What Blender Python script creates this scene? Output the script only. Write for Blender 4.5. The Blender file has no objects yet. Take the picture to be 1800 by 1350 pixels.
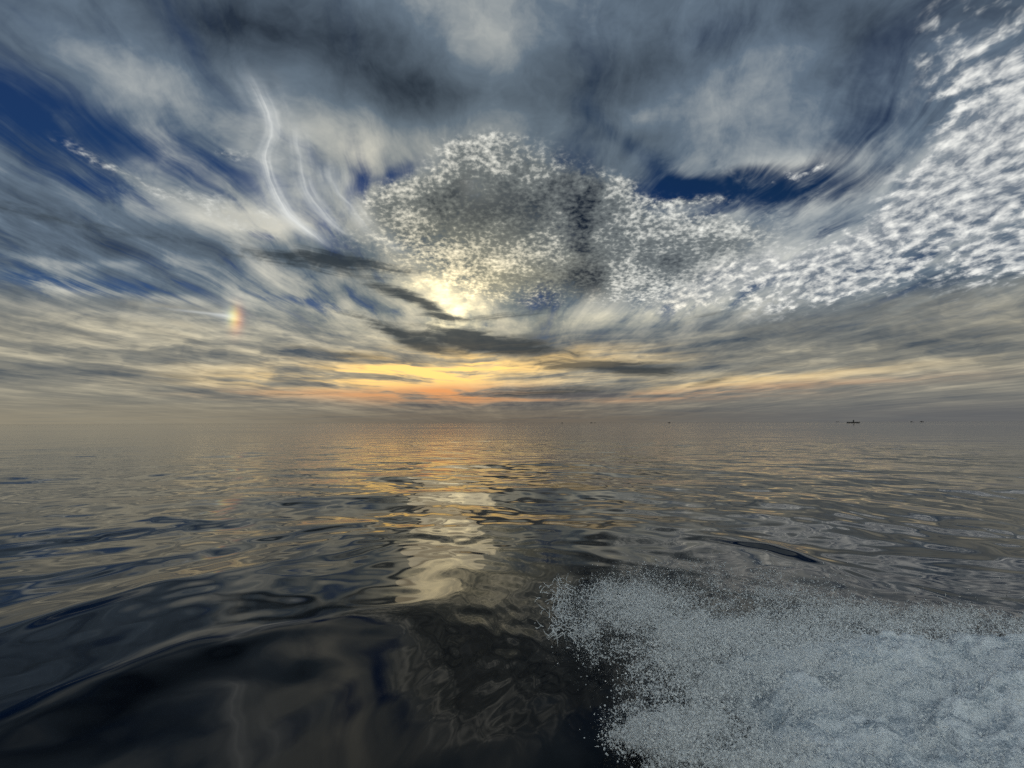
import bpy, math, random
import numpy as np
from mathutils import Matrix, Vector

scene = bpy.context.scene
col = scene.collection

# ------------------------------------------------------------------ camera
PW, PH, FPX = 1800.0, 1350.0, 850.0            # photograph size and focal length in its pixels
PITCH, ROLL, CAM_H = math.radians(4.55), math.radians(0.17), 2.2
F = np.array([0.0, math.cos(PITCH), math.sin(PITCH)])
U0 = np.array([0.0, -math.sin(PITCH), math.cos(PITCH)])
R0 = np.array([1.0, 0.0, 0.0])
R = R0 * math.cos(ROLL) - U0 * math.sin(ROLL)
U = U0 * math.cos(ROLL) + R0 * math.sin(ROLL)

cam_data = bpy.data.cameras.new('camera')
cam = bpy.data.objects.new('camera', cam_data)
col.objects.link(cam)
M = Matrix(((R[0], U[0], -F[0], 0), (R[1], U[1], -F[1], 0), (R[2], U[2], -F[2], CAM_H), (0, 0, 0, 1)))
cam.matrix_world = M
cam_data.sensor_width = 36.0
cam_data.lens = 36.0 * FPX / PW
cam_data.clip_start = 0.05
cam_data.clip_end = 200000.0
scene.camera = cam


def ray(px, py):
    """unit world direction(s) of photograph pixel(s)"""
    px = np.asarray(px, float); py = np.asarray(py, float)
    a = (px - PW / 2) / FPX; b = (PH / 2 - py) / FPX
    d = F + a[..., None] * R + b[..., None] * U
    return d / np.linalg.norm(d, axis=-1, keepdims=True)


def on_plane(px, py, z=0.0):
    """where the ray of a pixel meets the level z"""
    d = ray(px, py)
    t = (np.asarray(z, float) - CAM_H) / d[..., 2]
    return np.stack([d[..., 0] * t, d[..., 1] * t, d[..., 2] * t + CAM_H], -1)


# ------------------------------------------------------------------ view
scene.view_settings.view_transform = 'Standard'
scene.view_settings.look = 'None'
scene.view_settings.exposure = 0.0
scene.view_settings.gamma = 1.0
scene.view_settings.use_curve_mapping = False
scene.render.engine = 'CYCLES'
scene.cycles.use_denoising = False
scene.cycles.use_adaptive_sampling = True
scene.cycles.adaptive_threshold = 0.03
scene.cycles.max_bounces = 5
scene.cycles.diffuse_bounces = 2
scene.cycles.glossy_bounces = 3
scene.cycles.transmission_bounces = 3
scene.cycles.caustics_reflective = False
scene.cycles.caustics_refractive = False

# ------------------------------------------------------------------ sun
sd = ray(790, 556)
SUN_EL = math.asin(sd[2]); SUN_AZ = math.atan2(sd[0], sd[1])
sun_data = bpy.data.lights.new('sun', 'SUN')
sun_data.energy = 0.012                        # low sun seen through thick cloud at dusk
sun_data.angle = math.radians(9.0)
sun_data.color = (1.0, 0.80, 0.48)
sun = bpy.data.objects.new('sun', sun_data)
col.objects.link(sun)
sun.rotation_euler = Vector((sd[0], sd[1], sd[2])).to_track_quat('Z', 'Y').to_euler()

# ------------------------------------------------------------------ sky (world)
world = bpy.data.worlds.new('World')
scene.world = world
world.use_nodes = True
world.cycles.sampling_method = 'NONE'
nt = world.node_tree
nt.nodes.clear()


def lin(r, g, b):
    def f(c):
        c /= 255.0
        return c / 12.92 if c <= 0.04045 else ((c + 0.055) / 1.055) ** 2.4
    return (f(r), f(g), f(b))


def setin(sock, v):
    if isinstance(v, bpy.types.NodeSocket):
        sock.id_data.links.new(v, sock)
    elif isinstance(v, (tuple, list, np.ndarray)):
        v = [float(q) for q in v]
        if sock.type == 'RGBA' and len(v) == 3:
            v = v + [1.0]
        sock.default_value = v
    else:
        sock.default_value = float(v)


class Net:
    """short hands for a shader node tree; nodes are made in the order they are used"""
    def __init__(self, tree):
        self.t = tree

    def n(self, kind, **kw):
        nd = self.t.nodes.new(kind)
        for k, v in kw.items():
            setattr(nd, k, v)
        return nd

    def m(self, op, a, b=None, c=None, clamp=False):
        nd = self.n('ShaderNodeMath', operation=op, use_clamp=clamp)
        for i, v in enumerate((a, b, c)):
            if v is not None:
                setin(nd.inputs[i], v)
        return nd.outputs[0]

    def add(self, a, b): return self.m('ADD', a, b)
    def sub(self, a, b): return self.m('SUBTRACT', a, b)
    def mul(self, a, b): return self.m('MULTIPLY', a, b)
    def mad(self, a, b, c): return self.m('MULTIPLY_ADD', a, b, c)

    def v(self, op, a, b=None, c=None, scale=None):
        nd = self.n('ShaderNodeVectorMath', operation=op)
        for i, x in enumerate((a, b, c)):
            if x is not None:
                setin(nd.inputs[i], x)
        if scale is not None:
            setin(nd.inputs['Scale'], scale)
        return nd.outputs['Value'] if op in ('DOT_PRODUCT', 'LENGTH', 'DISTANCE') else nd.outputs[0]

    def step(self, x, lo, hi, a=0.0, b=1.0, kind='SMOOTHSTEP'):
        nd = self.n('ShaderNodeMapRange', interpolation_type=kind)
        nd.clamp = True
        for i, q in enumerate((x, lo, hi, a, b)):
            setin(nd.inputs[i], q)
        return nd.outputs[0]

    def xyz(self, x, y, z=0.0):
        nd = self.n('ShaderNodeCombineXYZ')
        setin(nd.inputs[0], x); setin(nd.inputs[1], y); setin(nd.inputs[2], z)
        return nd.outputs[0]

    def sep(self, v):
        nd = self.n('ShaderNodeSeparateXYZ')
        setin(nd.inputs[0], v)
        return nd.outputs

    def mapping(self, v, loc=(0, 0, 0), rot=(0, 0, 0), scale=(1, 1, 1), kind='POINT'):
        nd = self.n('ShaderNodeMapping', vector_type=kind)
        setin(nd.inputs['Vector'], v)
        nd.inputs['Location'].default_value = [float(q) for q in loc]
        nd.inputs['Rotation'].default_value = [float(q) for q in rot]
        nd.inputs['Scale'].default_value = [float(q) for q in scale]
        return nd.outputs[0]

    def noise(self, v, scale, detail=3.0, rough=0.5, dist=0.0, lac=2.0, dims='2D', color=False):
        nd = self.n('ShaderNodeTexNoise', noise_dimensions=dims)
        setin(nd.inputs['Vector'], v)
        for k, q in (('Scale', scale), ('Detail', detail), ('Roughness', rough), ('Lacunarity', lac), ('Distortion', dist)):
            setin(nd.inputs[k], q)
        return nd.outputs['Color' if color else 'Fac']

    def voronoi(self, v, scale, rand=1.0, smooth=0.6):
        nd = self.n('ShaderNodeTexVoronoi', voronoi_dimensions='2D', feature='SMOOTH_F1')
        setin(nd.inputs['Vector'], v)
        setin(nd.inputs['Scale'], scale); setin(nd.inputs['Randomness'], rand); setin(nd.inputs['Smoothness'], smooth)
        return nd.outputs['Distance']

    def mix(self, f, a, b, blend='MIX'):
        nd = self.n('ShaderNodeMix', data_type='RGBA', blend_type=blend)
        nd.clamp_factor = True
        setin(nd.inputs[0], f); setin(nd.inputs[6], a); setin(nd.inputs[7], b)
        return nd.outputs[2]


W = Net(nt)
tc = W.n('ShaderNodeTexCoord')
D = W.v('NORMALIZE', tc.outputs['Generated'])
dx, dy, dz = W.sep(D)
dz = W.m('MAXIMUM', dz, 0.0)

# stereographic coordinates about the middle of the view: they place the big cloud shapes
den = W.m('MAXIMUM', W.add(dy, 1.0), 0.05)
ST = W.xyz(W.m('DIVIDE', dx, den), W.m('DIVIDE', dz, den))
# level cloud deck seen in perspective: it carries all cloud textures
inv = W.m('DIVIDE', 1.0, W.add(dz, 0.035))
P = W.xyz(W.mul(dx, inv), W.mul(dy, inv))


def stereo(px, py):
    d = ray(px, py)
    return np.array([d[0] / (1 + d[1]), d[2] / (1 + d[1])])


# shape warp so that no outline stays a clean ellipse
wn = W.noise(ST, 5.0, 3.0, 0.55, color=True)
ws = W.v('SUBTRACT', wn, (0.5, 0.5, 0.5))
st_t = W.m('DIVIDE', dz, den)
ST1 = W.v('MULTIPLY_ADD', ws, W.xyz(0.09, W.m('MINIMUM', W.mul(st_t, 0.22), 0.045)), ST)
wn2 = W.noise(ST, 17.0, 3.0, 0.6, color=True)
ws2 = W.v('SUBTRACT', wn2, (0.5, 0.5, 0.5))
ST2 = W.v('MULTIPLY_ADD', ws2, (0.030, 0.014, 0.0), ST1)
# puffed-up version of the deck for the grains of the mackerel cloud, which are as tall as they are wide
inv2 = W.m('DIVIDE', 1.0, W.add(dz, 0.32))
PG = W.xyz(W.mul(dx, inv2), W.mul(dy, inv2))


def quad(v):
    """(s*s, s*t, t*t) and (s, t, 1) of stereographic coordinates, for soft ellipses"""
    s_, t_, _z = W.sep(v)
    return W.xyz(W.mul(s_, s_), W.mul(s_, t_), W.mul(t_, t_)), W.xyz(s_, t_, 1.0)


Q0, Q1, Q2 = quad(ST), quad(ST1), quad(ST2)


def blobs(items, base=0.0, coord=None):
    """sum of soft ellipses: (x, y, half width, half height, tilt, weight) in photograph pixels"""
    v1, v2 = Q1 if coord is None else coord
    acc = base
    for (x, y, rx, ry, ang, w) in items:
        c = stereo(x, y)
        a = math.radians(ang)
        e1 = stereo(x + 5 * math.cos(a), y - 5 * math.sin(a)) - c
        e2 = stereo(x - 5 * math.sin(a), y - 5 * math.cos(a)) - c
        B = np.linalg.inv(np.stack([e1 * rx / 5, e2 * ry / 5], 1))
        S = -(B.T @ B)
        l = -2 * S @ c
        e = W.add(W.v('DOT_PRODUCT', v1, (S[0, 0], 2 * S[0, 1], S[1, 1])), W.v('DOT_PRODUCT', v2, (l[0], l[1], c @ S @ c)))
        acc = W.mad(W.m('EXPONENT', e), w, acc)
    return acc


sun_ang = W.m('ARCCOSINE', W.m('MINIMUM', W.v('DOT_PRODUCT', D, tuple(sd)), 1.0))
near_sun = W.m('POWER', 0.36788, W.m('POWER', W.mul(sun_ang, 1 / 0.40), 2.0))       # ~23 degrees
low = W.step(dz, 0.02, 0.34, 1.0, 0.0)                                               # towards the horizon

# ---- clear sky between the clouds
sky = W.n('ShaderNodeTexSky', sky_type='NISHITA')
sky.sun_disc = False
sky.sun_elevation = SUN_EL
sky.sun_rotation = SUN_AZ
sky.air_density = 1.0; sky.dust_density = 0.6; sky.ozone_density = 3.0
C = W.mix(1.0, sky.outputs[0], (0.011, 0.014, 0.022), 'MULTIPLY')
C = W.mix(1.0, C, lin(24, 54, 104), 'DARKEN')
C = W.mix(W.step(dx, 0.1, -0.7, 0.0, 0.25), C, lin(56, 92, 146))
C = W.mix(W.mul(low, 0.85), C, lin(92, 120, 140))

# ---- grey veil of high cloud, drawn out along the line of sight
veil_p = W.mapping(P, rot=(0, 0, math.radians(5)), scale=(1.0, 0.20, 1.0))
vw = W.v('MULTIPLY_ADD', ws, (0.5, 0.5, 0.0), veil_p)
n_str = W.noise(vw, 2.6, 5.0, 0.60)                # streaks
soft = W.noise(ST2, 7.0, 6.0, 0.63)
holes = blobs([
    (40, 225, 260, 52, -22, 0.70), (330, 285, 190, 42, -24, 0.88), (180, 345, 240, 20, -12, 0.55),
    (1235, 328, 125, 24, 3, 1.5), (1350, 362, 150, 28, 10, 1.25), (1130, 285, 150, 20, -32, 0.6),
    (1770, 262, 70, 34, 35, 1.0), (1700, 445, 170, 15, 13, 0.8), (1540, 230, 170, 40, 30, 0.60),
    (615, 305, 34, 60, 8, 0.75), (690, 300, 60, 26, 30, 0.85), (1420, 440, 75, 18, 42, 0.8),
    (110, 492, 200, 17, -5, 0.8), (560, 540, 90, 10, -10, 0.8), (1190, 525, 50, 16, 25, 0.5),
    (480, 422, 60, 8, -8, 0.6), (0, 170, 120, 40, -20, 0.5), (1690, 560, 160, 26, 5, 0.45),
    (30, 25, 130, 40, -25, 0.25), (1640, 70, 170, 60, 30, 0.45), (1240, 40, 200, 40, 5, 0.3)])
amp = W.step(dz, 0.62, 0.20, 0.22, 1.0)
n_s2 = W.noise(vw, 7.0, 4.0, 0.62)
cov = W.mad(W.sub(n_str, 0.5), 2.2, W.mad(W.mul(W.sub(n_s2, 0.5), amp), 2.5, W.sub(0.97, holes)))
cov = W.mad(W.sub(soft, 0.5), 1.0, cov)
cov = W.step(cov, -0.35, 0.90)
tone = blobs([
    (640, 105, 210, 80, -10, -0.46), (380, 15, 190, 55, -15, -0.36), (1090, 130, 220, 60, 10, -0.25),
    (1560, 20, 220, 55, 8, -0.25), (60, 20, 140, 60, 0, -0.15), (1160, 250, 180, 26, -6, -0.15), (800, 170, 150, 50, 0, -0.38),
    (610, 248, 140, 46, 4, 0.34), (300, 170, 190, 36, -26, 0.22), (855, 90, 50, 95, -8, 0.12),
    (1330, 110, 140, 50, 18, 0.12), (1105, 205, 60, 28, 30, 0.20),
    (1370, 315, 130, 22, 12, 0.5), (490, 300, 55, 130, -12, 0.12), (1000, 60, 60, 90, 10, 0.10),
    (300, 425, 360, 42, -6, -0.42), (430, 396, 130, 26, -6, 0.75), (1300, 495, 190, 36, 14, 0.5), (1480, 350, 160, 22, 24, 0.3), (640, 400, 60, 60, -30, 0.25), (120, 455, 240, 10, -4, 0.3), (250, 520, 260, 9, -6, 0.38),
    (200, 548, 240, 7, -5, 0.34), (1560, 600, 240, 40, 6, -0.2)], base=0.0)
tone = W.mad(W.mul(W.sub(n_str, 0.5), amp), 1.6, tone)
tone = W.mad(W.sub(soft, 0.5), 1.5, tone)
tone = W.mad(W.mul(W.sub(n_s2, 0.5), amp), 0.7, tone)
tone = W.mad(near_sun, 0.22, tone)
vcol = W.mix(W.step(tone, -0.75, 0.0, kind='LINEAR'), lin(50, 60, 72), lin(104, 118, 132))
vcol = W.mix(W.step(tone, 0.0, 0.8, kind='LINEAR'), vcol, lin(190, 192, 188))
warm = W.m('MAXIMUM', W.mul(near_sun, 0.9), W.mul(low, 0.75))
vcol = W.mix(warm, vcol, W.mix(1.0, vcol, (1.12, 1.0, 0.80), 'MULTIPLY'))
# unseen front-lit cloud behind the camera, brightened further to light the foam and spray
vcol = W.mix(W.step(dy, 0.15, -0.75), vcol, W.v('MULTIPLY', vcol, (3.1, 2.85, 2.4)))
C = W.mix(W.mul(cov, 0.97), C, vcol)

# ---- low drawn-out cloud bands above the horizon
bp = W.mapping(P, rot=(0, 0, math.radians(-12)), scale=(0.42, 1.0, 1.0))
bpw = W.v('MULTIPLY_ADD', ws2, (1.2, 1.2, 0.0), bp)
n_band = W.noise(bpw, 0.62, 4.0, 0.55)
n_fine = W.noise(bpw, 2.4, 4.0, 0.60)
hs = W.sep(W.v('MULTIPLY_ADD', ws2, (0.030, 0.004, 0.0), ST1))
t_h = W.sub(hs[1], W.mul(W.m('ABSOLUTE', W.add(hs[0], 0.03)), 0.10))
n_h = W.noise(W.xyz(W.mul(hs[0], 8.0), W.mul(t_h, 120.0)), 1.0, 4.0, 0.58)
fade_f = W.step(dz, 0.03, 0.12, 0.25, 1.0)
calm_h = W.step(sun_ang, 0.25, 0.75, 1.0, 0.4)
zone = W.step(dz, 0.12, 0.26, 1.0, 0.0)
zone = W.m('MAXIMUM', W.sub(zone, blobs([(860, 470, 330, 75, 0, 0.9), (1500, 470, 300, 40, 8, 0.8), (120, 490, 260, 20, -4, 0.5)])), 0.0)
bt = blobs([
    (860, 640, 330, 40, 0, 0.28), (690, 660, 240, 16, 0, 0.25), (560, 560, 150, 22, -10, 0.14),
    (1330, 665, 300, 12, 3, 0.30), (1050, 560, 200, 20, 6, 0.18), (600, 610, 170, 10, -6, 0.15),
    (120, 655, 210, 16, -2, -0.35), (200, 560, 200, 14, -6, 0.12), (1650, 590, 260, 30, 0, -0.22),
    (1330, 610, 200, 20, 5, -0.18), (1150, 600, 150, 14, 4, -0.15), (600, 625, 130, 8, -5, -0.30), (330, 590, 260, 10, -5, 0.2)],
    base=0.0, coord=Q1)
bt = W.mad(W.mul(W.sub(n_band, 0.5), calm_h), 1.9, bt)
bt = W.mad(W.mul(W.sub(n_fine, 0.5), fade_f), 0.8, bt)
bt = W.mad(W.mul(W.sub(n_h, 0.5), W.mul(calm_h, W.step(dz, 0.30, 0.12))), 2.2, bt)
bt = W.mad(W.sub(n_str, 0.5), 0.6, bt)
bcol = W.mix(W.step(bt, -0.6, 0.05, kind='LINEAR'), lin(78, 86, 94), lin(142, 139, 128))
bcol = W.mix(W.step(bt, 0.05, 0.7, kind='LINEAR'), bcol, lin(208, 198, 172))
C = W.mix(W.mul(zone, 0.82), C, bcol)

# ---- mackerel cloud: fine grains in the middle, coarser ones to the right
fan = blobs([
    (835, 262, 75, 24, 0, 0.62), (780, 308, 95, 34, 22, 0.72), (915, 312, 100, 32, -24, 0.62), (725, 365, 75, 52, 25, 0.85),
    (1030, 350, 110, 40, -20, 0.75), (1150, 395, 120, 36, -12, 0.8), (880, 385, 190, 70, 0, 0.9), (900, 480, 190, 55, 0, 0.8),
    (1110, 460, 150, 62, 0, 0.8), (1270, 450, 120, 55, 10, 0.7), (430, 388, 130, 30, -12, 0.50), (240, 312, 130, 14, -26, 0.45),
    (1195, 350, 70, 9, -6, 0.5), (1080, 320, 28, 14, -20, 0.5), (440, 290, 50, 16, -10, 0.4)],
    coord=Q2)
gp = W.v('MULTIPLY_ADD', ws2, (0.020, 0.020, 0.0), PG)
gn = W.noise(gp, 66.0, 3.0, 0.52)
mid = W.noise(gp, 13.0, 3.0, 0.6)
grain = W.mul(W.sub(gn, 0.5), W.sub(3.0, blobs([(1320, 480, 120, 60, 10, 2.0), (430, 390, 200, 50, -10, 1.6)])))                                  # about -0.7 .. 0.7
g1 = W.mad(grain, 0.34, W.mad(W.sub(mid, 0.5), 0.8, fan))
a1 = W.mul(W.step(g1, 0.08, 0.95), W.step(fan, 0.02, 0.60))
thick = blobs([
    (885, 365, 145, 60, 5, 0.92), (1000, 395, 24, 85, 4, 0.52), (1035, 490, 30, 60, -18, 0.85), (1000, 440, 30, 110, -6, 0.35), (950, 495, 70, 30, 0, 0.65),
    (700, 400, 60, 60, 0, 0.10), (1130, 420, 110, 40, -15, 0.30), (860, 556, 120, 8, 2, 0.6), (1200, 445, 40, 14, 0, 0.45), (800, 330, 60, 30, 20, 0.3)],
    coord=Q2)
mt = W.mad(grain, 0.52, W.mad(W.sub(mid, 0.5), 1.3, W.sub(0.26, thick)))
mt = W.mad(near_sun, 0.18, mt)
mcol = W.mix(W.step(mt, -1.05, 0.05, kind='LINEAR'), lin(34, 44, 58), lin(118, 124, 126))
mcol = W.mix(W.step(mt, 0.05, 0.95, kind='LINEAR'), mcol, lin(222, 222, 216))
mwarm = W.m('POWER', 0.36788, W.m('POWER', W.mul(sun_ang, 1 / 0.22), 2.0))
mcol = W.mix(W.mul(mwarm, 0.85), mcol, W.mix(1.0, mcol, (1.22, 1.06, 0.74), 'MULTIPLY'))
C = W.mix(W.mul(a1, 0.97), C, mcol)

rgt = blobs([
    (1590, 440, 250, 58, 20, 0.74), (1440, 490, 70, 34, 25, 0.7), (1740, 330, 150, 80, 35, 0.62),
    (1770, 130, 120, 160, 10, 0.68), (1640, 330, 160, 50, 28, 0.5), (1390, 320, 80, 14, 12, 0.6),
    (1330, 485, 120, 36, 15, 0.6), (1850, 420, 200, 80, 18, 0.55), (1240, 510, 120, 26, 15, 0.5)], coord=Q1)
rp = W.v('MULTIPLY_ADD', ws2, (0.035, 0.035, 0.0), W.mapping(PG, rot=(0, 0, math.radians(-32)), scale=(1.0, 0.8, 1.0)))
rn = W.noise(rp, 33.0, 3.0, 0.55)
rgrain = W.mul(W.sub(rn, 0.5), 3.0)
rg = W.mad(rgrain, 0.62, rgt)
rg = W.mad(W.sub(W.noise(rp, 6.5, 3.0, 0.55), 0.5), 1.9, rg)
a2 = W.mul(W.step(rg, 0.12, 0.95), W.step(rgt, 0.03, 0.45))
rcol = W.mix(W.step(rgrain, -0.5, 0.75, kind='LINEAR'), lin(112, 121, 132), lin(222, 222, 218))
rcol = W.mix(W.mul(near_sun, 0.9), rcol, W.mix(1.0, rcol, (1.16, 1.05, 0.82), 'MULTIPLY'))
C = W.mix(W.mul(a2, 0.92), C, rcol)

# ---- hooked cirrus filaments
st = W.sep(W.v('MULTIPLY_ADD', ws2, (0.010, 0.006, 0.0), ST))


def filament(points, width, strength):
    """soft bright thread along a curve through photograph points"""
    global C
    q = np.array([stereo(*p) for p in points])
    t0, t1 = q[:, 1].min(), q[:, 1].max()
    s0, s1 = q[:, 0].min(), q[:, 0].max()
    u = W.step(st[1], t0, t1, kind='LINEAR')
    fc = W.n('ShaderNodeFloatCurve')
    setin(fc.inputs['Value'], u)
    cv = fc.mapping.curves[0]
    pts = sorted(((p[1] - t0) / (t1 - t0), (p[0] - s0) / (s1 - s0)) for p in q)
    while len(cv.points) < len(pts):
        cv.points.new(0.5, 0.5)
    for pt, (a, b) in zip(cv.points, pts):
        pt.location = (a, b)
    fc.mapping.update()
    centre = W.mad(fc.outputs[0], s1 - s0, s0)
    dd = W.mul(W.sub(st[0], centre), 1.0 / width)
    fib = W.step(W.noise(W.xyz(W.mul(dd, 1.3), W.mul(u, 2.2), 0.0), 1.0, 2.0, 0.6), 0.28, 0.70, 0.45, 1.0)
    fib = W.mul(fib, W.step(soft, 0.32, 0.62, 0.35, 1.0))
    g = W.m('POWER', 0.36788, W.mul(dd, dd))
    ends = W.mul(W.step(u, 0.0, 0.12), W.step(u, 0.80, 1.0, 1.0, 0.0))
    C = W.mix(W.mul(W.mul(g, ends), W.mul(strength, fib)), C, lin(206, 208, 206))


filament([(430, 95), (462, 170), (480, 225), (468, 280), (480, 330), (500, 372), (545, 412), (620, 450)], 0.0200, 0.36)
filament([(438, 120), (462, 170), (478, 220), (470, 270), (478, 320), (495, 360), (530, 400), (585, 438)], 0.0058, 0.80)
filament([(520, 210), (530, 270), (536, 315), (560, 365), (640, 425)], 0.0095, 0.55)
filament([(580, 270), (596, 335), (612, 355), (650, 400), (720, 455)], 0.0130, 0.48)

# ---- dark ragged streaks in front
er = W.mad(W.sub(n_fine, 0.5), 0.8, W.mul(W.sub(n_h, 0.5), 1.3))
dk = blobs([
    (740, 530, 75, 11, -22, 0.95), (880, 602, 125, 22, -9, 1.15), (720, 590, 100, 16, -20, 0.75), (860, 556, 110, 9, 4, 0.6),
    (1090, 648, 140, 14, -2, 0.95), (610, 468, 130, 20, -4, 0.75), (970, 690, 130, 14, 2, 0.8),
    (430, 445, 220, 20, -8, 0.34), (1250, 668, 60, 7, 12, 0.5), (600, 622, 120, 9, -6, 0.6), (60, 375, 200, 18, -10, 0.28),
    (330, 660, 120, 8, -3, 0.4), (1230, 560, 180, 12, 6, 0.4), (500, 690, 160, 6, 0, 0.35), (700, 700, 120, 6, 0, 0.4)],
    coord=Q1)
ad = W.step(W.mad(er, W.mul(W.step(dk, 0.0, 0.3), 1.1), dk), 0.20, 0.95)
C = W.mix(W.mul(ad, 0.9), C, W.mix(low, lin(58, 66, 72), lin(64, 70, 74)))

# ---- light of the hidden sun in the thin cloud round it
gl_tex = W.step(W.mad(n_h, 0.75, W.mul(n_band, 0.55)), 0.50, 0.80, 0.12, 1.45)
gl_open = W.sub(1.0, W.mul(ad, 0.85))
gl = W.mul(W.mul(blobs([(800, 525, 90, 34, -15, 0.48), (806, 540, 60, 34, -20, 0.45), (880, 490, 130, 40, 10, 0.16), (1060, 560, 240, 20, 6, 0.22), (600, 560, 200, 30, -10, 0.12), (790, 575, 40, 20, 0, 0.3)]), W.step(mid, 0.3, 0.7, 0.6, 1.25)), gl_open)
C = W.mix(W.mul(gl, 0.50), C, lin(255, 246, 212))
C = W.v('MULTIPLY', C, W.mix(1.0, (1, 1, 1), W.v('SCALE', (0.75, 0.62, 0.38), scale=gl), 'ADD'))
gw = W.mul(W.mul(blobs([(790, 648, 190, 28, 0, 1.05), (640, 665, 220, 20, 0, 0.45), (1000, 625, 160, 20, 0, 0.25), (1270, 668, 260, 12, 4, 0.28)]), gl_tex), gl_open)
C = W.mix(gw, C, lin(250, 210, 132))
go = W.mul(W.mul(blobs([(790, 694, 160, 16, 0, 0.85), (1050, 700, 260, 9, 1, 0.3), (560, 690, 150, 9, 0, 0.3), (1350, 680, 260, 9, 3, 0.2)]), gl_tex), gl_open)
C = W.mix(go, C, lin(222, 160, 104))

# ---- murk along the horizon: warm under the sun, grey away from it
az = W.m('ABSOLUTE', W.sub(W.m('ARCTAN2', dx, dy), SUN_AZ))
hz = W.mix(W.step(az, 0.05, 0.9), lin(112, 103, 92), lin(112, 110, 105))
hz = W.mix(W.mul(W.step(dx, 0.15, 0.7), 0.8), hz, lin(98, 100, 104))
hz = W.mix(W.mul(W.step(dx, -0.1, -0.7), 0.7), hz, lin(150, 143, 125))
hf = W.m('POWER', 0.36788, W.m('POWER', W.mul(dz, 1 / 0.046), 2.0))
hf = W.mul(hf, W.step(n_band, 0.3, 0.6, 0.8, 1.0))
C = W.mix(W.mul(hf, 0.95), C, hz)

# ---- sun dog, 22 degrees from the sun at its height
dog = np.array(ray(411, 558)); dog_el = math.asin(dog[2]); dog_az = math.atan2(dog[0], dog[1])
azs = W.m('ARCTAN2', dx, dy); els = W.m('ARCSINE', dz)


def g2(a0, e0, wa, we):
    a = W.mul(W.sub(azs, a0), 1 / wa); e = W.mul(W.sub(els, e0), 1 / we)
    return W.m('POWER', 0.36788, W.mad(a, a, W.mul(e, e)))


deg = math.radians
white = g2(dog_az - deg(0.40), dog_el + deg(0.2), deg(0.60), deg(0.9))
dogs = W.xyz(W.mad(white, 0.12, W.mul(g2(dog_az + deg(0.18), dog_el - deg(0.1), deg(0.58), deg(1.2)), 0.38)),
             W.mad(white, 0.13, W.mul(g2(dog_az + deg(0.02), dog_el, deg(0.52), deg(1.0)), 0.25)),
             W.mul(white, 0.14))
C = W.mix(1.0, C, dogs, 'ADD')
tail = blobs([(350, 549, 55, 2.4, -6, 0.24), (388, 555, 20, 3.5, -6, 0.25)], coord=Q0)
C = W.mix(tail, C, lin(236, 238, 236))

# the camera's own contrast
C = W.v('SCALE', W.v('POWER', W.v('MAXIMUM', C, (0.0, 0.0, 0.0)), (1.22, 1.22, 1.22)), scale=1.42)
hsv = W.n('ShaderNodeHueSaturation')
hsv.inputs['Saturation'].default_value = 0.98
setin(hsv.inputs['Color'], C)
C = hsv.outputs[0]

bg = W.n('ShaderNodeBackground')
setin(bg.inputs['Color'], C)
bg.inputs['Strength'].default_value = 1.0
out = W.n('ShaderNodeOutputWorld')
nt.links.new(bg.outputs[0], out.inputs['Surface'])
#SKY_END

# ------------------------------------------------------------------ numeric noise
_rng = np.random.default_rng(7)
_TAB = _rng.random((256, 256)).astype(np.float64)


def vnoise(x, y, seed=0):
    x = x + seed * 17.31; y = y + seed * 9.77
    xi = np.floor(x).astype(int); yi = np.floor(y).astype(int)
    fx = x - xi; fy = y - yi
    fx = fx * fx * fx * (fx * (fx * 6 - 15) + 10); fy = fy * fy * fy * (fy * (fy * 6 - 15) + 10)
    a = _TAB[xi & 255, yi & 255]; b = _TAB[(xi + 1) & 255, yi & 255]
    c = _TAB[xi & 255, (yi + 1) & 255]; d = _TAB[(xi + 1) & 255, (yi + 1) & 255]
    return (a + (b - a) * fx) * (1 - fy) + (c + (d - c) * fx) * fy


def fbm(x, y, octaves=4, seed=0, gain=0.5):
    s = np.zeros_like(x); amp, tot = 1.0, 0.0
    for o in range(octaves):
        s += amp * vnoise(x * 2 ** o, y * 2 ** o, seed + o * 3)
        tot += amp; amp *= gain
    return s / tot


def sstep(x, a, b):
    t = np.clip((x - a) / (b - a), 0, 1)
    return t * t * (3 - 2 * t)


def tag(o, label=None, cat=None, group=None, kind=None):
    for k, v in (('label', label), ('category', cat), ('group', group), ('kind', kind)):
        if v:
            o[k] = v
    return o


def mesh_obj(name, verts, faces, mat, parent=None, smooth=True):
    me = bpy.data.meshes.new(name)
    verts = np.asarray(verts, np.float32)
    if isinstance(faces, np.ndarray):
        k = faces.shape[1]
        me.vertices.add(len(verts)); me.vertices.foreach_set('co', verts.ravel())
        me.loops.add(faces.size); me.loops.foreach_set('vertex_index', faces.ravel().astype(np.int32))
        me.polygons.add(len(faces))
        me.polygons.foreach_set('loop_start', np.arange(0, faces.size, k, dtype=np.int32))
        me.polygons.foreach_set('loop_total', np.full(len(faces), k, np.int32))
        me.update(calc_edges=True)
    else:
        me.from_pydata([tuple(v) for v in verts], [], faces)
    if smooth and len(me.polygons):
        me.polygons.foreach_set('use_smooth', np.ones(len(me.polygons), bool))
    if mat:
        me.materials.append(mat)
    o = bpy.data.objects.new(name, me)
    col.objects.link(o)
    o.parent = parent
    return o


def grid_faces(nr, nc):
    i = np.arange((nr - 1) * (nc - 1)); r = i // (nc - 1); c = i % (nc - 1)
    a = r * nc + c
    return np.stack([a, a + 1, a + nc + 1, a + nc], -1)


def material(name):
    m = bpy.data.materials.new(name)
    m.use_nodes = True
    m.node_tree.nodes.clear()
    return m, Net(m.node_tree)


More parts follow.
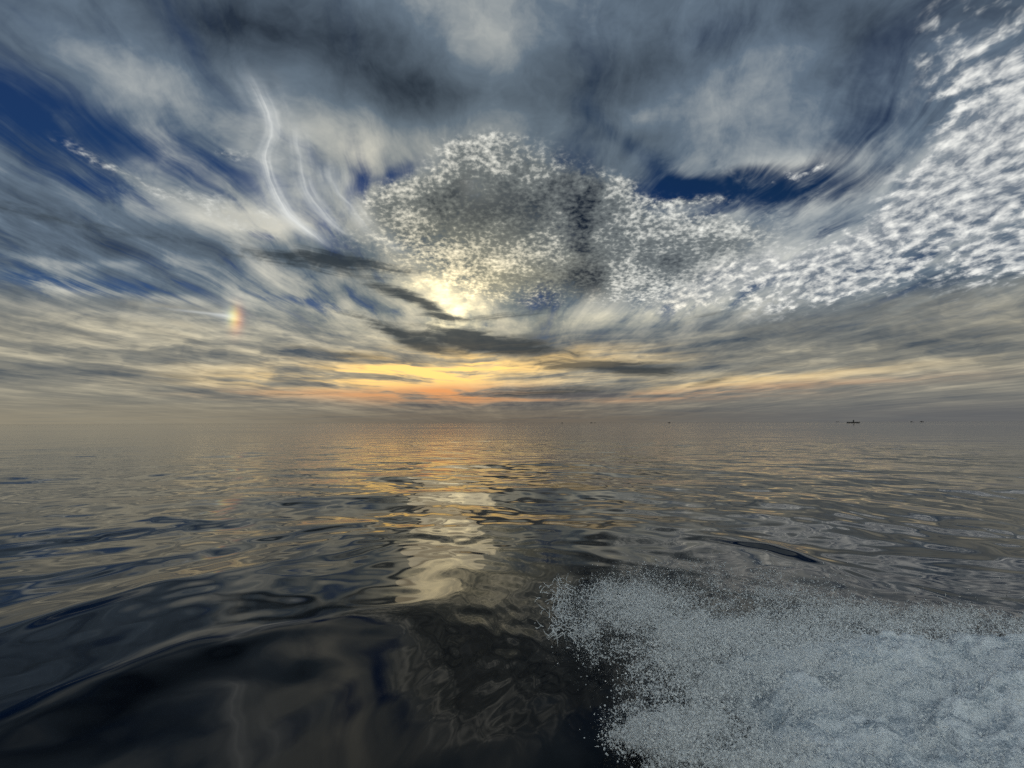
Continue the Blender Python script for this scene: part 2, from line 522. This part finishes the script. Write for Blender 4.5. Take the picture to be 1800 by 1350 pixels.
def finish(m, net, shader):
    o = net.n('ShaderNodeOutputMaterial')
    m.node_tree.links.new(shader, o.inputs['Surface'])


def principled(net, **kw):
    b = net.n('ShaderNodeBsdfPrincipled')
    for k, v in kw.items():
        setin(b.inputs[k.replace('_', ' ')], v)
    return b


# ------------------------------------------------------------------ water
def ridge(x, y, pts, width_in, width_out, amp, seed):
    """a smooth wave crest through ground points, steeper on its near side"""
    q = np.array(pts)
    e = q[-1] - q[0]; L = np.hypot(*e); e = e / L
    uq = (q - q[0]) @ e; vq = (q - q[0]) @ np.array([-e[1], e[0]])
    bow = np.polyfit(uq, vq, 3)
    u = (x - q[0, 0]) * e[0] + (y - q[0, 1]) * e[1]
    d = -(x - q[0, 0]) * e[1] + (y - q[0, 1]) * e[0] - np.polyval(bow, np.clip(u, -0.5, L + 0.5))
    w = np.where(d > 0, width_out, width_in)
    return amp * np.exp(-(d / w) ** 2) * sstep(u, -1.0, 0.8) * (1 - sstep(u, L * 0.35, L * 0.95))


crest_a = [tuple(on_plane(px, py, 0.13)[:2]) for px, py in ((-260, 1350), (0, 1262), (200, 1190), (380, 1122), (520, 1078), (680, 1040), (860, 1010))]
crest_b = [tuple(on_plane(px, py)[:2]) for px, py in ((-260, 1210), (0, 1120), (250, 1050), (480, 995), (700, 945), (950, 905))]
crest_d = [tuple(on_plane(px, py)[:2]) for px, py in ((1270, 945), (1340, 960), (1430, 985), (1540, 1008))]
crest_c = [tuple(on_plane(px, py)[:2]) for px, py in ((-100, 1045), (150, 1005), (400, 955), (650, 918), (900, 885))]


def water_height(x, y, dr):
    r = np.hypot(x, y)
    rng = np.random.default_rng(21)
    # bend the crests so that they are not ruler straight
    wx = x + 1.1 * (fbm(x * 0.35, y * 0.35, 2, 3) - 0.5) + 3.0 * (fbm(x * 0.07, y * 0.07, 2, 5) - 0.5)
    wy = y + 1.1 * (fbm(x * 0.35, y * 0.35, 2, 8) - 0.5) + 3.0 * (fbm(x * 0.07, y * 0.07, 2, 11) - 0.5)
    z = np.zeros_like(x)
    patch = 0.35 + 1.3 * fbm(x * 0.12, y * 0.10, 3, 14)
    calm = 0.10 + 0.90 * sstep(r, 4.5, 11.0)
    for i in range(64):
        lam = 0.42 * (14.0 / 0.42) ** (i / 63.0)
        th = rng.normal(math.radians(68), math.radians(50))
        slope = 0.0074 * (1.0 if lam < 3 else (3 / lam) ** 0.4)
        ph = rng.random() * 6.283
        k = 2 * math.pi / lam
        a = slope / k
        vis = sstep(lam / dr, 2.5, 5.0)
        local = calm * patch if lam < 2.2 else (0.35 + 0.65 * calm)
        z += a * vis * local * np.sin(k * (wx * math.cos(th) + wy * math.sin(th)) + ph)
    cx = x + 0.9 * (fbm(x * 0.55, y * 0.55, 3, 81) - 0.5); cy = y + 0.9 * (fbm(x * 0.55, y * 0.55, 3, 84) - 0.5)
    mod = 0.5 + 1.0 * fbm(x * 0.45, y * 0.45, 2, 87)
    z += mod * ridge(cx, cy, crest_a, 0.85, 2.60, 0.135, 1) + 0.4 * mod * ridge(cx, cy, crest_a, 0.30, 0.60, 0.050, 1)
    z += mod * ridge(cx, cy, crest_b, 0.34, 0.80, 0.030, 2)
    z += mod * ridge(cx, cy, crest_c, 0.38, 0.85, 0.032, 3)
    z += ridge(cx, cy, crest_d, 0.20, 0.30, 0.045, 4)
    # short lapping ripples where the spray's wash meets the slick
    lc = on_plane(875, 1130)
    env = np.exp(-(((x - lc[0]) / 0.55) ** 2 + ((y - lc[1]) / 1.25) ** 2))
    env = np.where(env > 1e-3, env, 0.0)
    for i in range(9):
        lam = 0.14 * 1.22 ** i
        th = rng.normal(math.radians(60), math.radians(40)); k = 2 * math.pi / lam
        z += env * 0.016 / k * np.sin(k * (wx * math.cos(th) + wy * math.sin(th)) + rng.random() * 6.28)
    # fine squirming of the wake's slick
    z += 0.0032 * (fbm(wx * 1.6, wy * 1.6, 2, 31) - 0.5) * (1 - sstep(r, 9, 16)) * 1.6
    return z


radii = [0.0]
r_ = 0.01
while r_ < 0.6:
    radii.append(r_); r_ *= 1.35
while r_ < 60:
    radii.append(r_); r_ *= 1.0062
while r_ < 60000:
    radii.append(r_); r_ *= 1.04
radii = np.array(radii[1:])
az_in = np.linspace(-54, 54, 721)
az_out = np.linspace(54, 306, 64)[1:-1]
azs_all = np.radians(np.concatenate([az_in, az_out, [306.0]]))
dr_row = np.gradient(radii)
AZ, RR = np.meshgrid(azs_all, radii)
DR = np.broadcast_to(dr_row[:, None], RR.shape)
X = RR * np.sin(AZ); Y = RR * np.cos(AZ)
coarse = np.concatenate([np.zeros(721, bool), np.ones(len(az_out), bool), [False]])
SP = np.where(coarse[None, :], np.maximum(DR, RR * math.radians(4)), np.maximum(DR, RR * math.radians(0.15)))
Z = water_height(X, Y, SP)
wverts = np.stack([X, Y, Z], -1).reshape(-1, 3)
nr, nc = X.shape
wf = grid_faces(nr, nc)[:, ::-1].copy()
m_water, N = material('sea_water')
geo = N.n('ShaderNodeNewGeometry')
pos = geo.outputs['Position']
dist = N.v('LENGTH', pos)
far = N.step(dist, 9.0, 60.0)
rip_p = N.mapping(pos, rot=(0, 0, math.radians(14)), scale=(0.55, 1.0, 1.0))
r1 = N.noise(rip_p, 1.15, 3.0, 0.55, dims='2D')
r2 = N.noise(rip_p, 0.22, 3.0, 0.55, dims='2D')
r3 = N.noise(rip_p, 0.012, 3.0, 0.5, dims='2D')
hh = N.mad(r2, 0.9, N.mul(r1, 0.20))
hh = N.mul(hh, N.step(r3, 0.3, 0.7, 0.5, 1.25))
bump = N.n('ShaderNodeBump')
setin(bump.inputs['Height'], hh)
setin(bump.inputs['Strength'], N.mul(far, 1.0))
bump.inputs['Distance'].default_value = 0.15
pb = principled(N, Base_Color=(0.001, 0.0018, 0.003), Roughness=0.03, IOR=1.31)
m_water.node_tree.links.new(bump.outputs[0], pb.inputs['Normal'])
finish(m_water, N, pb.outputs[0])
water = mesh_obj('sea', wverts, wf, m_water)
water['kind'] = 'structure'
water['label'] = 'calm dark sea with gentle ripples reaching the horizon'


# ------------------------------------------------------------------ spray and foam thrown up by our own boat
def to_pixel(x, y, z):
    v = np.stack([x, y, z - CAM_H], -1)
    f = np.maximum(v @ F, 1e-3)
    return PW / 2 + FPX * (v @ R) / f, PH / 2 - FPX * (v @ U) / f


TOP_X = [900, 955, 985, 1050, 1150, 1250, 1400, 1500, 1600, 1800, 2100]
TOP_Y = [1130, 1068, 1030, 1006, 994, 992, 1003, 1022, 1042, 1064, 1080]
LEFT_Y = [980, 1060, 1100, 1130, 1180, 1230, 1265, 1300, 1350, 1500]
LEFT_X = [985, 962, 968, 1005, 1045, 1082, 1062, 1062, 1112, 1200]


def inside(px, py, soft_top, soft_left):
    """0 outside the thrown water, 1 well inside it (photograph pixels)"""
    return (sstep(py - np.interp(px, TOP_X, TOP_Y), -soft_top * 0.35, soft_top) *
            sstep(px - np.interp(py, LEFT_Y, LEFT_X), -soft_left * 0.35, soft_left))


def soft_spots(px, py, items):
    t = np.zeros_like(px)
    for (x, y, rx, ry, ang, w) in items:
        a = math.radians(ang); ca, sa = math.cos(a), math.sin(a)
        u = (px - x) * ca - (py - y) * sa; v = (px - x) * sa + (py - y) * ca
        t += w * np.exp(-(u / rx) ** 2 - (v / ry) ** 2)
    return t


def spray_density(px, py):
    d = 0.28 + soft_spots(px, py, [
        (1080, 1060, 110, 38, 0, 0.62), (1250, 1110, 150, 50, -10, 0.55), (1450, 1150, 200, 70, 0, 0.6), (1700, 1140, 260, 70, 0, 0.6),
        (1160, 1290, 90, 40, -10, 0.55), (1330, 1320, 140, 40, -15, 0.35), (1600, 1330, 260, 60, 0, 0.3),
        (1060, 1160, 50, 45, -45, -0.12), (1190, 1200, 80, 40, -30, 0.34), (1400, 1275, 110, 22, -22, -0.25), (1680, 1250, 130, 30, -20, -0.1),
        (1480, 1030, 260, 22, -6, -0.20), (1760, 1050, 200, 20, -5, -0.6)])
    n = fbm(px / 55.0, py / 38.0, 4, 40)
    return np.clip(d + 1.2 * (n - 0.5), 0.07, 1.0)


# --- the churned white water itself
gx = np.arange(0.2, 9.0, 0.022); gy = np.arange(1.6, 9.2, 0.022)
GX, GY = np.meshgrid(gx, gy)
fpx, fpy = to_pixel(GX, GY, np.full_like(GX, 0.12))
solid = (sstep(fpy - np.interp(fpx, [1150, 1300, 1500, 1650, 1800, 2100], [1150, 1112, 1092, 1080, 1076, 1090]), -4, 60) *
         sstep(fpx - np.interp(fpy, [1060, 1100, 1150, 1200, 1260, 1300, 1400], [1330, 1230, 1190, 1260, 1330, 1300, 1290]), -60, 120))
hollow = soft_spots(fpx, fpy, [(1600, 1262, 150, 26, -22, 1.0), (1440, 1210, 90, 14, -20, 0.7), (1760, 1180, 90, 10, -15, 0.5), (1350, 1300, 90, 18, -25, 0.8)])
solid = solid * (1 - np.clip(hollow * (2.6 * fbm(GX * 5.0, GY * 5.0, 3, 55) - 0.6), 0, 0.50))
solid = solid * np.clip(0.55 + 0.9 * fbm(GX * 1.3, GY * 1.3, 4, 51), 0, 1)
fa = math.radians(58)                                   # the churned water is dragged out along the wake
FU = GX * math.sin(fa) + GY * math.cos(fa); FV = GX * math.cos(fa) - GY * math.sin(fa)
wob = 0.5 * (fbm(GX * 1.5, GY * 1.5, 3, 91) - 0.5)
turb = fbm(FU * 0.55, (FV + wob) * 1.3, 3, 61)
rid = 1 - np.abs(2 * fbm(FU * 1.6 + wob, (FV + wob) * 5.0, 4, 66, 0.6) - 1)
fine = fbm(FU * 9, FV * 20, 3, 71)
FZ = -0.10 + solid * (0.10 + 0.32 * turb) + sstep(solid, 0.2, 0.7) * (0.16 * (rid - 0.78) + 0.08 * (fine - 0.5))
fv = np.stack([GX, GY, FZ], -1).reshape(-1, 3)
ff = grid_faces(*GX.shape)
keep = (FZ.reshape(-1) > -0.07)[ff].any(1)
ff = ff[keep]
used = np.unique(ff); remap = np.zeros(len(fv), int); remap[used] = np.arange(len(used))
m_foam, N = material('white_water')
geo = N.n('ShaderNodeNewGeometry')
fpos = N.mapping(geo.outputs['Position'], rot=(0, 0, math.radians(-32)), scale=(0.35, 1.0, 1.0))
f1 = N.noise(fpos, 9.0, 5.0, 0.66, dist=0.4, dims='3D')
f2 = N.noise(geo.outputs['Position'], 60.0, 3.0, 0.6, dims='3D')
fb = N.n('ShaderNodeBump')
setin(fb.inputs['Height'], N.mad(f1, 0.6, N.mul(f2, 0.3)))
fb.inputs['Strength'].default_value = 0.9; fb.inputs['Distance'].default_value = 0.06
fcol = N.mix(N.step(N.mad(f2, 0.5, N.mul(f1, 0.7)), 0.46, 0.70), (0.40, 0.45, 0.50), (0.97, 0.97, 0.97))
pb = principled(N, Base_Color=fcol, Roughness=0.45, IOR=1.33)
m_foam.node_tree.links.new(fb.outputs[0], pb.inputs['Normal'])
finish(m_foam, N, pb.outputs[0])
foam = tag(mesh_obj('foam', fv[used], remap[ff], m_foam), 'churned blue-grey white water in the wake', kind='stuff')

# --- the flying drops
rs = np.random.default_rng(5)


def throw(n, soft_top, soft_left, power, rmin, rmax, hscale):
    px = rs.uniform(880, 1880, n * 4); py = rs.uniform(940, 1420, n * 4)
    w = inside(px, py, soft_top, soft_left) * spray_density(px, py) ** power
    w = w * (1 - 0.88 * sstep(px, 1180, 1680) * sstep(py, 1070, 1130))       # over the solid white water fewer drops show
    k = rs.random(n * 4) < w
    px, py = px[k][:n], py[k][:n]
    depth = inside(px, py, 140, 140)
    z = 0.01 + np.abs(rs.normal(0, 1, len(px))) * hscale * (0.25 + 0.75 * depth)
    p = on_plane(px, py, np.minimum(z, 0.75))
    rad = rmin * (rmax / rmin) ** (rs.random(len(px)) ** 1.8)
    return p, rad


pts, rads = [], []
for args in ((900000, 70, 80, 2.0, 0.0005, 0.0013, 0.17), (330000, 60, 60, 1.5, 0.0009, 0.0024, 0.16), (70000, 70, 80, 1.7, 0.0028, 0.0085, 0.18), (1800, 80, 90, 1.0, 0.006, 0.012, 0.22)):
    p, r_ = throw(*args)
    pts.append(p); rads.append(r_)
# torn threads of water: short curved chains of drops
p, r_ = throw(24000, 60, 70, 1.6, 0.0026, 0.0058, 0.18)
dirs = rs.normal(0, 1, p.shape); dirs /= np.linalg.norm(dirs, axis=1, keepdims=True)
bend = rs.normal(0, 0.45, p.shape)
q = p.copy()
for k in range(6):
    pts.append(q.copy()); rads.append(r_ * (1.0 - 0.11 * k))
    dirs = dirs + bend * 0.5; dirs /= np.linalg.norm(dirs, axis=1, keepdims=True)
    q = q + dirs * r_[:, None] * 1.7
# longer curling ribbons where the sheet tears open at its tip
n = 150
px = rs.normal(985, 16, n); py = rs.uniform(1018, 1118, n)
q = on_plane(px, py, 0.02 + rs.random(n) * 0.14)
dirs = rs.normal(0, 1, q.shape); dirs[:, 0] -= 0.7; dirs /= np.linalg.norm(dirs, axis=1, keepdims=True)
bend = rs.normal(0, 0.35, q.shape); rr = rs.uniform(0.0028, 0.0055, n)
for k in range(16):
    pts.append(q.copy()); rads.append(rr * (1.15 - 0.05 * k))
    dirs = dirs + bend * 0.4 + rs.normal(0, 0.05, q.shape); dirs /= np.linalg.norm(dirs, axis=1, keepdims=True)
    q = q + dirs * rr[:, None] * 1.6
# stray drops flung ahead of the edge and over the darker water behind
n = 9000
px = rs.uniform(900, 1800, n); py = rs.uniform(930, 1400, n)
w = inside(px, py, 160, 230) * (1 - inside(px, py, 40, 40))
k = rs.random(n) < w * 0.9
z = 0.02 + np.abs(rs.normal(0, 0.16, k.sum()))
pts.append(on_plane(px[k], py[k], z)); rads.append(rs.uniform(0.0022, 0.0060, k.sum()))
pts = np.vstack(pts); rads = np.concatenate(rads)

m_drop, N = material('water_drops')
dif = N.n('ShaderNodeBsdfDiffuse'); setin(dif.inputs['Color'], (0.96, 0.96, 0.95))
trl = N.n('ShaderNodeBsdfTranslucent'); setin(trl.inputs['Color'], (0.96, 0.96, 0.95))
mx = N.n('ShaderNodeMixShader'); mx.inputs[0].default_value = 0.40
m_drop.node_tree.links.new(dif.outputs[0], mx.inputs[1]); m_drop.node_tree.links.new(trl.outputs[0], mx.inputs[2])
gls = N.n('ShaderNodeBsdfGlossy'); gls.inputs['Roughness'].default_value = 0.15
mx2 = N.n('ShaderNodeMixShader'); mx2.inputs[0].default_value = 0.10
m_drop.node_tree.links.new(mx.outputs[0], mx2.inputs[1]); m_drop.node_tree.links.new(gls.outputs[0], mx2.inputs[2])
finish(m_drop, N, mx2.outputs[0])

me = bpy.data.meshes.new('spray')
me.vertices.add(len(pts)); me.vertices.foreach_set('co', pts.astype(np.float32).ravel())
at = me.attributes.new('drop_radius', 'FLOAT', 'POINT'); at.data.foreach_set('value', rads.astype(np.float32))
me.materials.append(m_drop)
spray = bpy.data.objects.new('spray', me); col.objects.link(spray)
tag(spray, 'cloud of flying water drops thrown up beside the wake', kind='stuff')
gt = bpy.data.node_groups.new('drops', 'GeometryNodeTree')
gt.interface.new_socket('Geometry', in_out='INPUT', socket_type='NodeSocketGeometry')
gt.interface.new_socket('Geometry', in_out='OUTPUT', socket_type='NodeSocketGeometry')
gi = gt.nodes.new('NodeGroupInput'); go_ = gt.nodes.new('NodeGroupOutput')
mp = gt.nodes.new('GeometryNodeMeshToPoints'); na = gt.nodes.new('GeometryNodeInputNamedAttribute')
na.data_type = 'FLOAT'; na.inputs['Name'].default_value = 'drop_radius'
sm = gt.nodes.new('GeometryNodeSetMaterial'); sm.inputs['Material'].default_value = m_drop
gt.links.new(gi.outputs[0], mp.inputs['Mesh']); gt.links.new(na.outputs['Attribute'], mp.inputs['Radius'])
gt.links.new(mp.outputs[0], sm.inputs['Geometry']); gt.links.new(sm.outputs[0], go_.inputs[0])
md = spray.modifiers.new('drops', 'NODES'); md.node_group = gt


# ------------------------------------------------------------------ boats on the horizon
def paint(name, rgb, rough=0.5):
    m, n_ = material(name)
    g_ = n_.n('ShaderNodeNewGeometry')
    v = n_.noise(g_.outputs['Position'], 1.7, 4.0, 0.6, dims='3D')
    c = n_.mix(n_.step(v, 0.35, 0.7), rgb, tuple(q * 0.6 for q in rgb))
    finish(m, n_, principled(n_, Base_Color=c, Roughness=rough).outputs[0])
    return m


m_hull = paint('dark_hull_paint', (0.022, 0.024, 0.028))
m_deck = paint('worn_deck', (0.05, 0.045, 0.04), 0.8)
m_cabin = paint('grey_cabin_paint', (0.04, 0.04, 0.042))
m_glass = paint('dark_window', (0.01, 0.012, 0.015), 0.1)
m_far = paint('faded_hull_paint', (0.05, 0.05, 0.055))
m_metal = paint('dark_metal', (0.03, 0.03, 0.032), 0.4)


def empty(name, loc, rz):
    o = bpy.data.objects.new(name, None); col.objects.link(o)
    o.location = loc; o.rotation_euler = (0, 0, rz); o.empty_display_size = 0.5
    return o


def hull(parent, L, B, fb_, draft=0.4, sheer=0.5, mat=None):
    """lofted hull along x, bow at +x, open at the top"""
    secs = []
    xs = np.linspace(-0.5, 0.5, 13)
    for t in xs:
        w = B / 2 * (1 - max(0.0, (t - 0.05) / 0.45) ** 2.2) * (0.86 + 0.14 * min(1, (t + 0.5) / 0.25))
        top = fb_ + sheer * max(0.0, t) ** 2 * 4 * 0.5 + 0.12 * sheer * max(0.0, -t) * 2
        xo = t * L + (0.06 * L if t > 0.4 else 0) * (t - 0.4) * 10
        w = max(w, 0.02)
        secs.append([(xo, w, top), (xo * 0.985, w * 0.88, 0.1), (xo * 0.95, w * 0.35, -draft), (xo * 0.95, -w * 0.35, -draft),
                     (xo * 0.985, -w * 0.88, 0.1), (xo, -w, top)])
    v = [p for s_ in secs for p in s_]
    f = []
    for i in range(len(secs) - 1):
        for j in range(5):
            a = i * 6 + j
            f.append((a, a + 6, a + 7, a + 1))
    f.append(tuple(range(6)))
    o = mesh_obj('hull', v, f, mat or m_hull, parent, smooth=False)
    dv = [(s_[0][0] * 0.98, s_[0][1] * 0.96, s_[0][2] - 0.12) for s_ in secs] + [(s_[5][0] * 0.98, s_[5][1] * 0.96, s_[5][2] - 0.12) for s_ in secs]
    n_ = len(secs)
    mesh_obj('deck', dv, [(i, i + 1, n_ + i + 1, n_ + i) for i in range(n_ - 1)], m_deck, parent, smooth=False)
    return o


def prism(name, parent, x0, x1, y0, y1, z0, z1, mat, taper=0.0):
    t = taper
    v = [(x0, y0, z0), (x1, y0, z0), (x1, y1, z0), (x0, y1, z0),
         (x0 + t, y0 + t, z1), (x1 - t, y0 + t, z1), (x1 - t, y1 - t, z1), (x0 + t, y1 - t, z1)]
    f = [(0, 3, 2, 1), (4, 5, 6, 7), (0, 1, 5, 4), (1, 2, 6, 5), (2, 3, 7, 6), (3, 0, 4, 7)]
    return mesh_obj(name, v, f, mat, parent, smooth=False)


def rod(name, parent, x, y, z0, z1, r0, r1, mat, n_=8):
    v = []; f = []
    for z_, r2_ in ((z0, r0), (z1, r1)):
        v += [(x + r2_ * math.cos(6.2832 * k / n_), y + r2_ * math.sin(6.2832 * k / n_), z_) for k in range(n_)]
    f = [(k, (k + 1) % n_, n_ + (k + 1) % n_, n_ + k) for k in range(n_)] + [tuple(range(n_ - 1, -1, -1)), tuple(range(n_, 2 * n_))]
    return mesh_obj(name, v, f, mat, parent)


def place(px, dist_):
    d = ray(px, 742); h = math.hypot(d[0], d[1])
    return (d[0] / h * dist_, d[1] / h * dist_, 0.0)


def facing(px):
    d = ray(px, 742)
    return -math.atan2(d[0], d[1])            # boat's x axis lies across the line of sight


# the long low workboat with a narrow wheelhouse tower amidships
t = empty('workboat', place(1500.5, 1000), facing(1500) + math.pi)
hull(t, 17.6, 4.4, 1.35, 0.8, 0.3)
wh = prism('wheelhouse', t, -1.0, 1.1, -1.1, 1.1, 1.15, 4.3, m_cabin, 0.12)
for x0, x1 in ((-0.75, -0.15), (0.2, 0.85)):
    prism('window', wh, x0, x1, 1.02, 1.10, 3.2, 3.9, m_glass)
prism('roof', wh, -1.2, 1.3, -1.3, 1.3, 4.303, 4.45, m_cabin)
rod('mast', t, 0.0, 0.0, 4.45, 5.9, 0.10, 0.05, m_metal)
prism('hatch', t, -6.0, -3.0, -1.2, 1.2, 1.2, 1.55, m_deck, 0.1)
prism('anchor_winch', t, 5.6, 6.6, -0.5, 0.5, 1.25, 1.75, m_metal, 0.1)
rod('stern_post', t, -8.2, 0.0, 1.2, 2.1, 0.07, 0.05, m_metal)
tag(t, 'long low dark workboat with a narrow tower-like wheelhouse amidships', 'boat')


def small_boat(px, dist_, L, B, fb_, cab, yaw, label, name='small_boat', motor=True, group=None):
    t = empty(name, place(px, dist_), facing(px) + yaw)
    hull(t, L, B, fb_, 0.3, 0.35, m_far)
    if cab:
        c_ = prism('cabin', t, cab[0] * L, cab[1] * L, -B * 0.3, B * 0.3, fb_ * 0.8, cab[2], m_cabin, 0.1)
        prism('window', c_, cab[0] * L + 0.25, cab[1] * L - 0.25, B * 0.3 - 0.08, B * 0.3 + 0.01, cab[2] * 0.68, cab[2] * 0.88, m_glass)
    if motor:
        prism('outboard_motor', t, -0.5 * L - 0.45, -0.5 * L + 0.02, -0.2, 0.2, 0.1, fb_ + 0.55, m_metal, 0.06)
    tag(t, label, 'boat', group)
    return t


small_boat(1176, 1300, 6.6, 2.3, 1.0, (0.02, 0.36, 2.3), 0.0, 'small dark cabin boat, alone on the horizon, with its cabin forward')
small_boat(1039.5, 1500, 6.2, 2.2, 1.0, (-0.2, 0.2, 2.2), 0.0, 'darker boat with a midship cabin, one of two close together')
small_boat(1045.5, 1900, 6.4, 2.2, 1.0, None, 0.15, 'low open boat just behind the boat with the midship cabin')
small_boat(988, 1200, 5.5, 2.4, 1.1, (-0.15, 0.2, 2.4), math.radians(80), 'tiny dark boat seen end on, under the sunset glow')
small_boat(1602.5, 1900, 6.6, 2.3, 1.1, (-0.3, 0.1, 2.3), 0.0, 'shorter of two faint boats beyond the long workboat')
small_boat(1620.5, 2000, 9.0, 2.8, 1.2, (-0.1, 0.25, 2.6), math.pi, 'longer of two faint boats beyond the long workboat')
small_boat(1472, 2400, 9.5, 2.8, 1.1, None, 0.0, 'very faint low boat a little apart from the long workboat', motor=False)
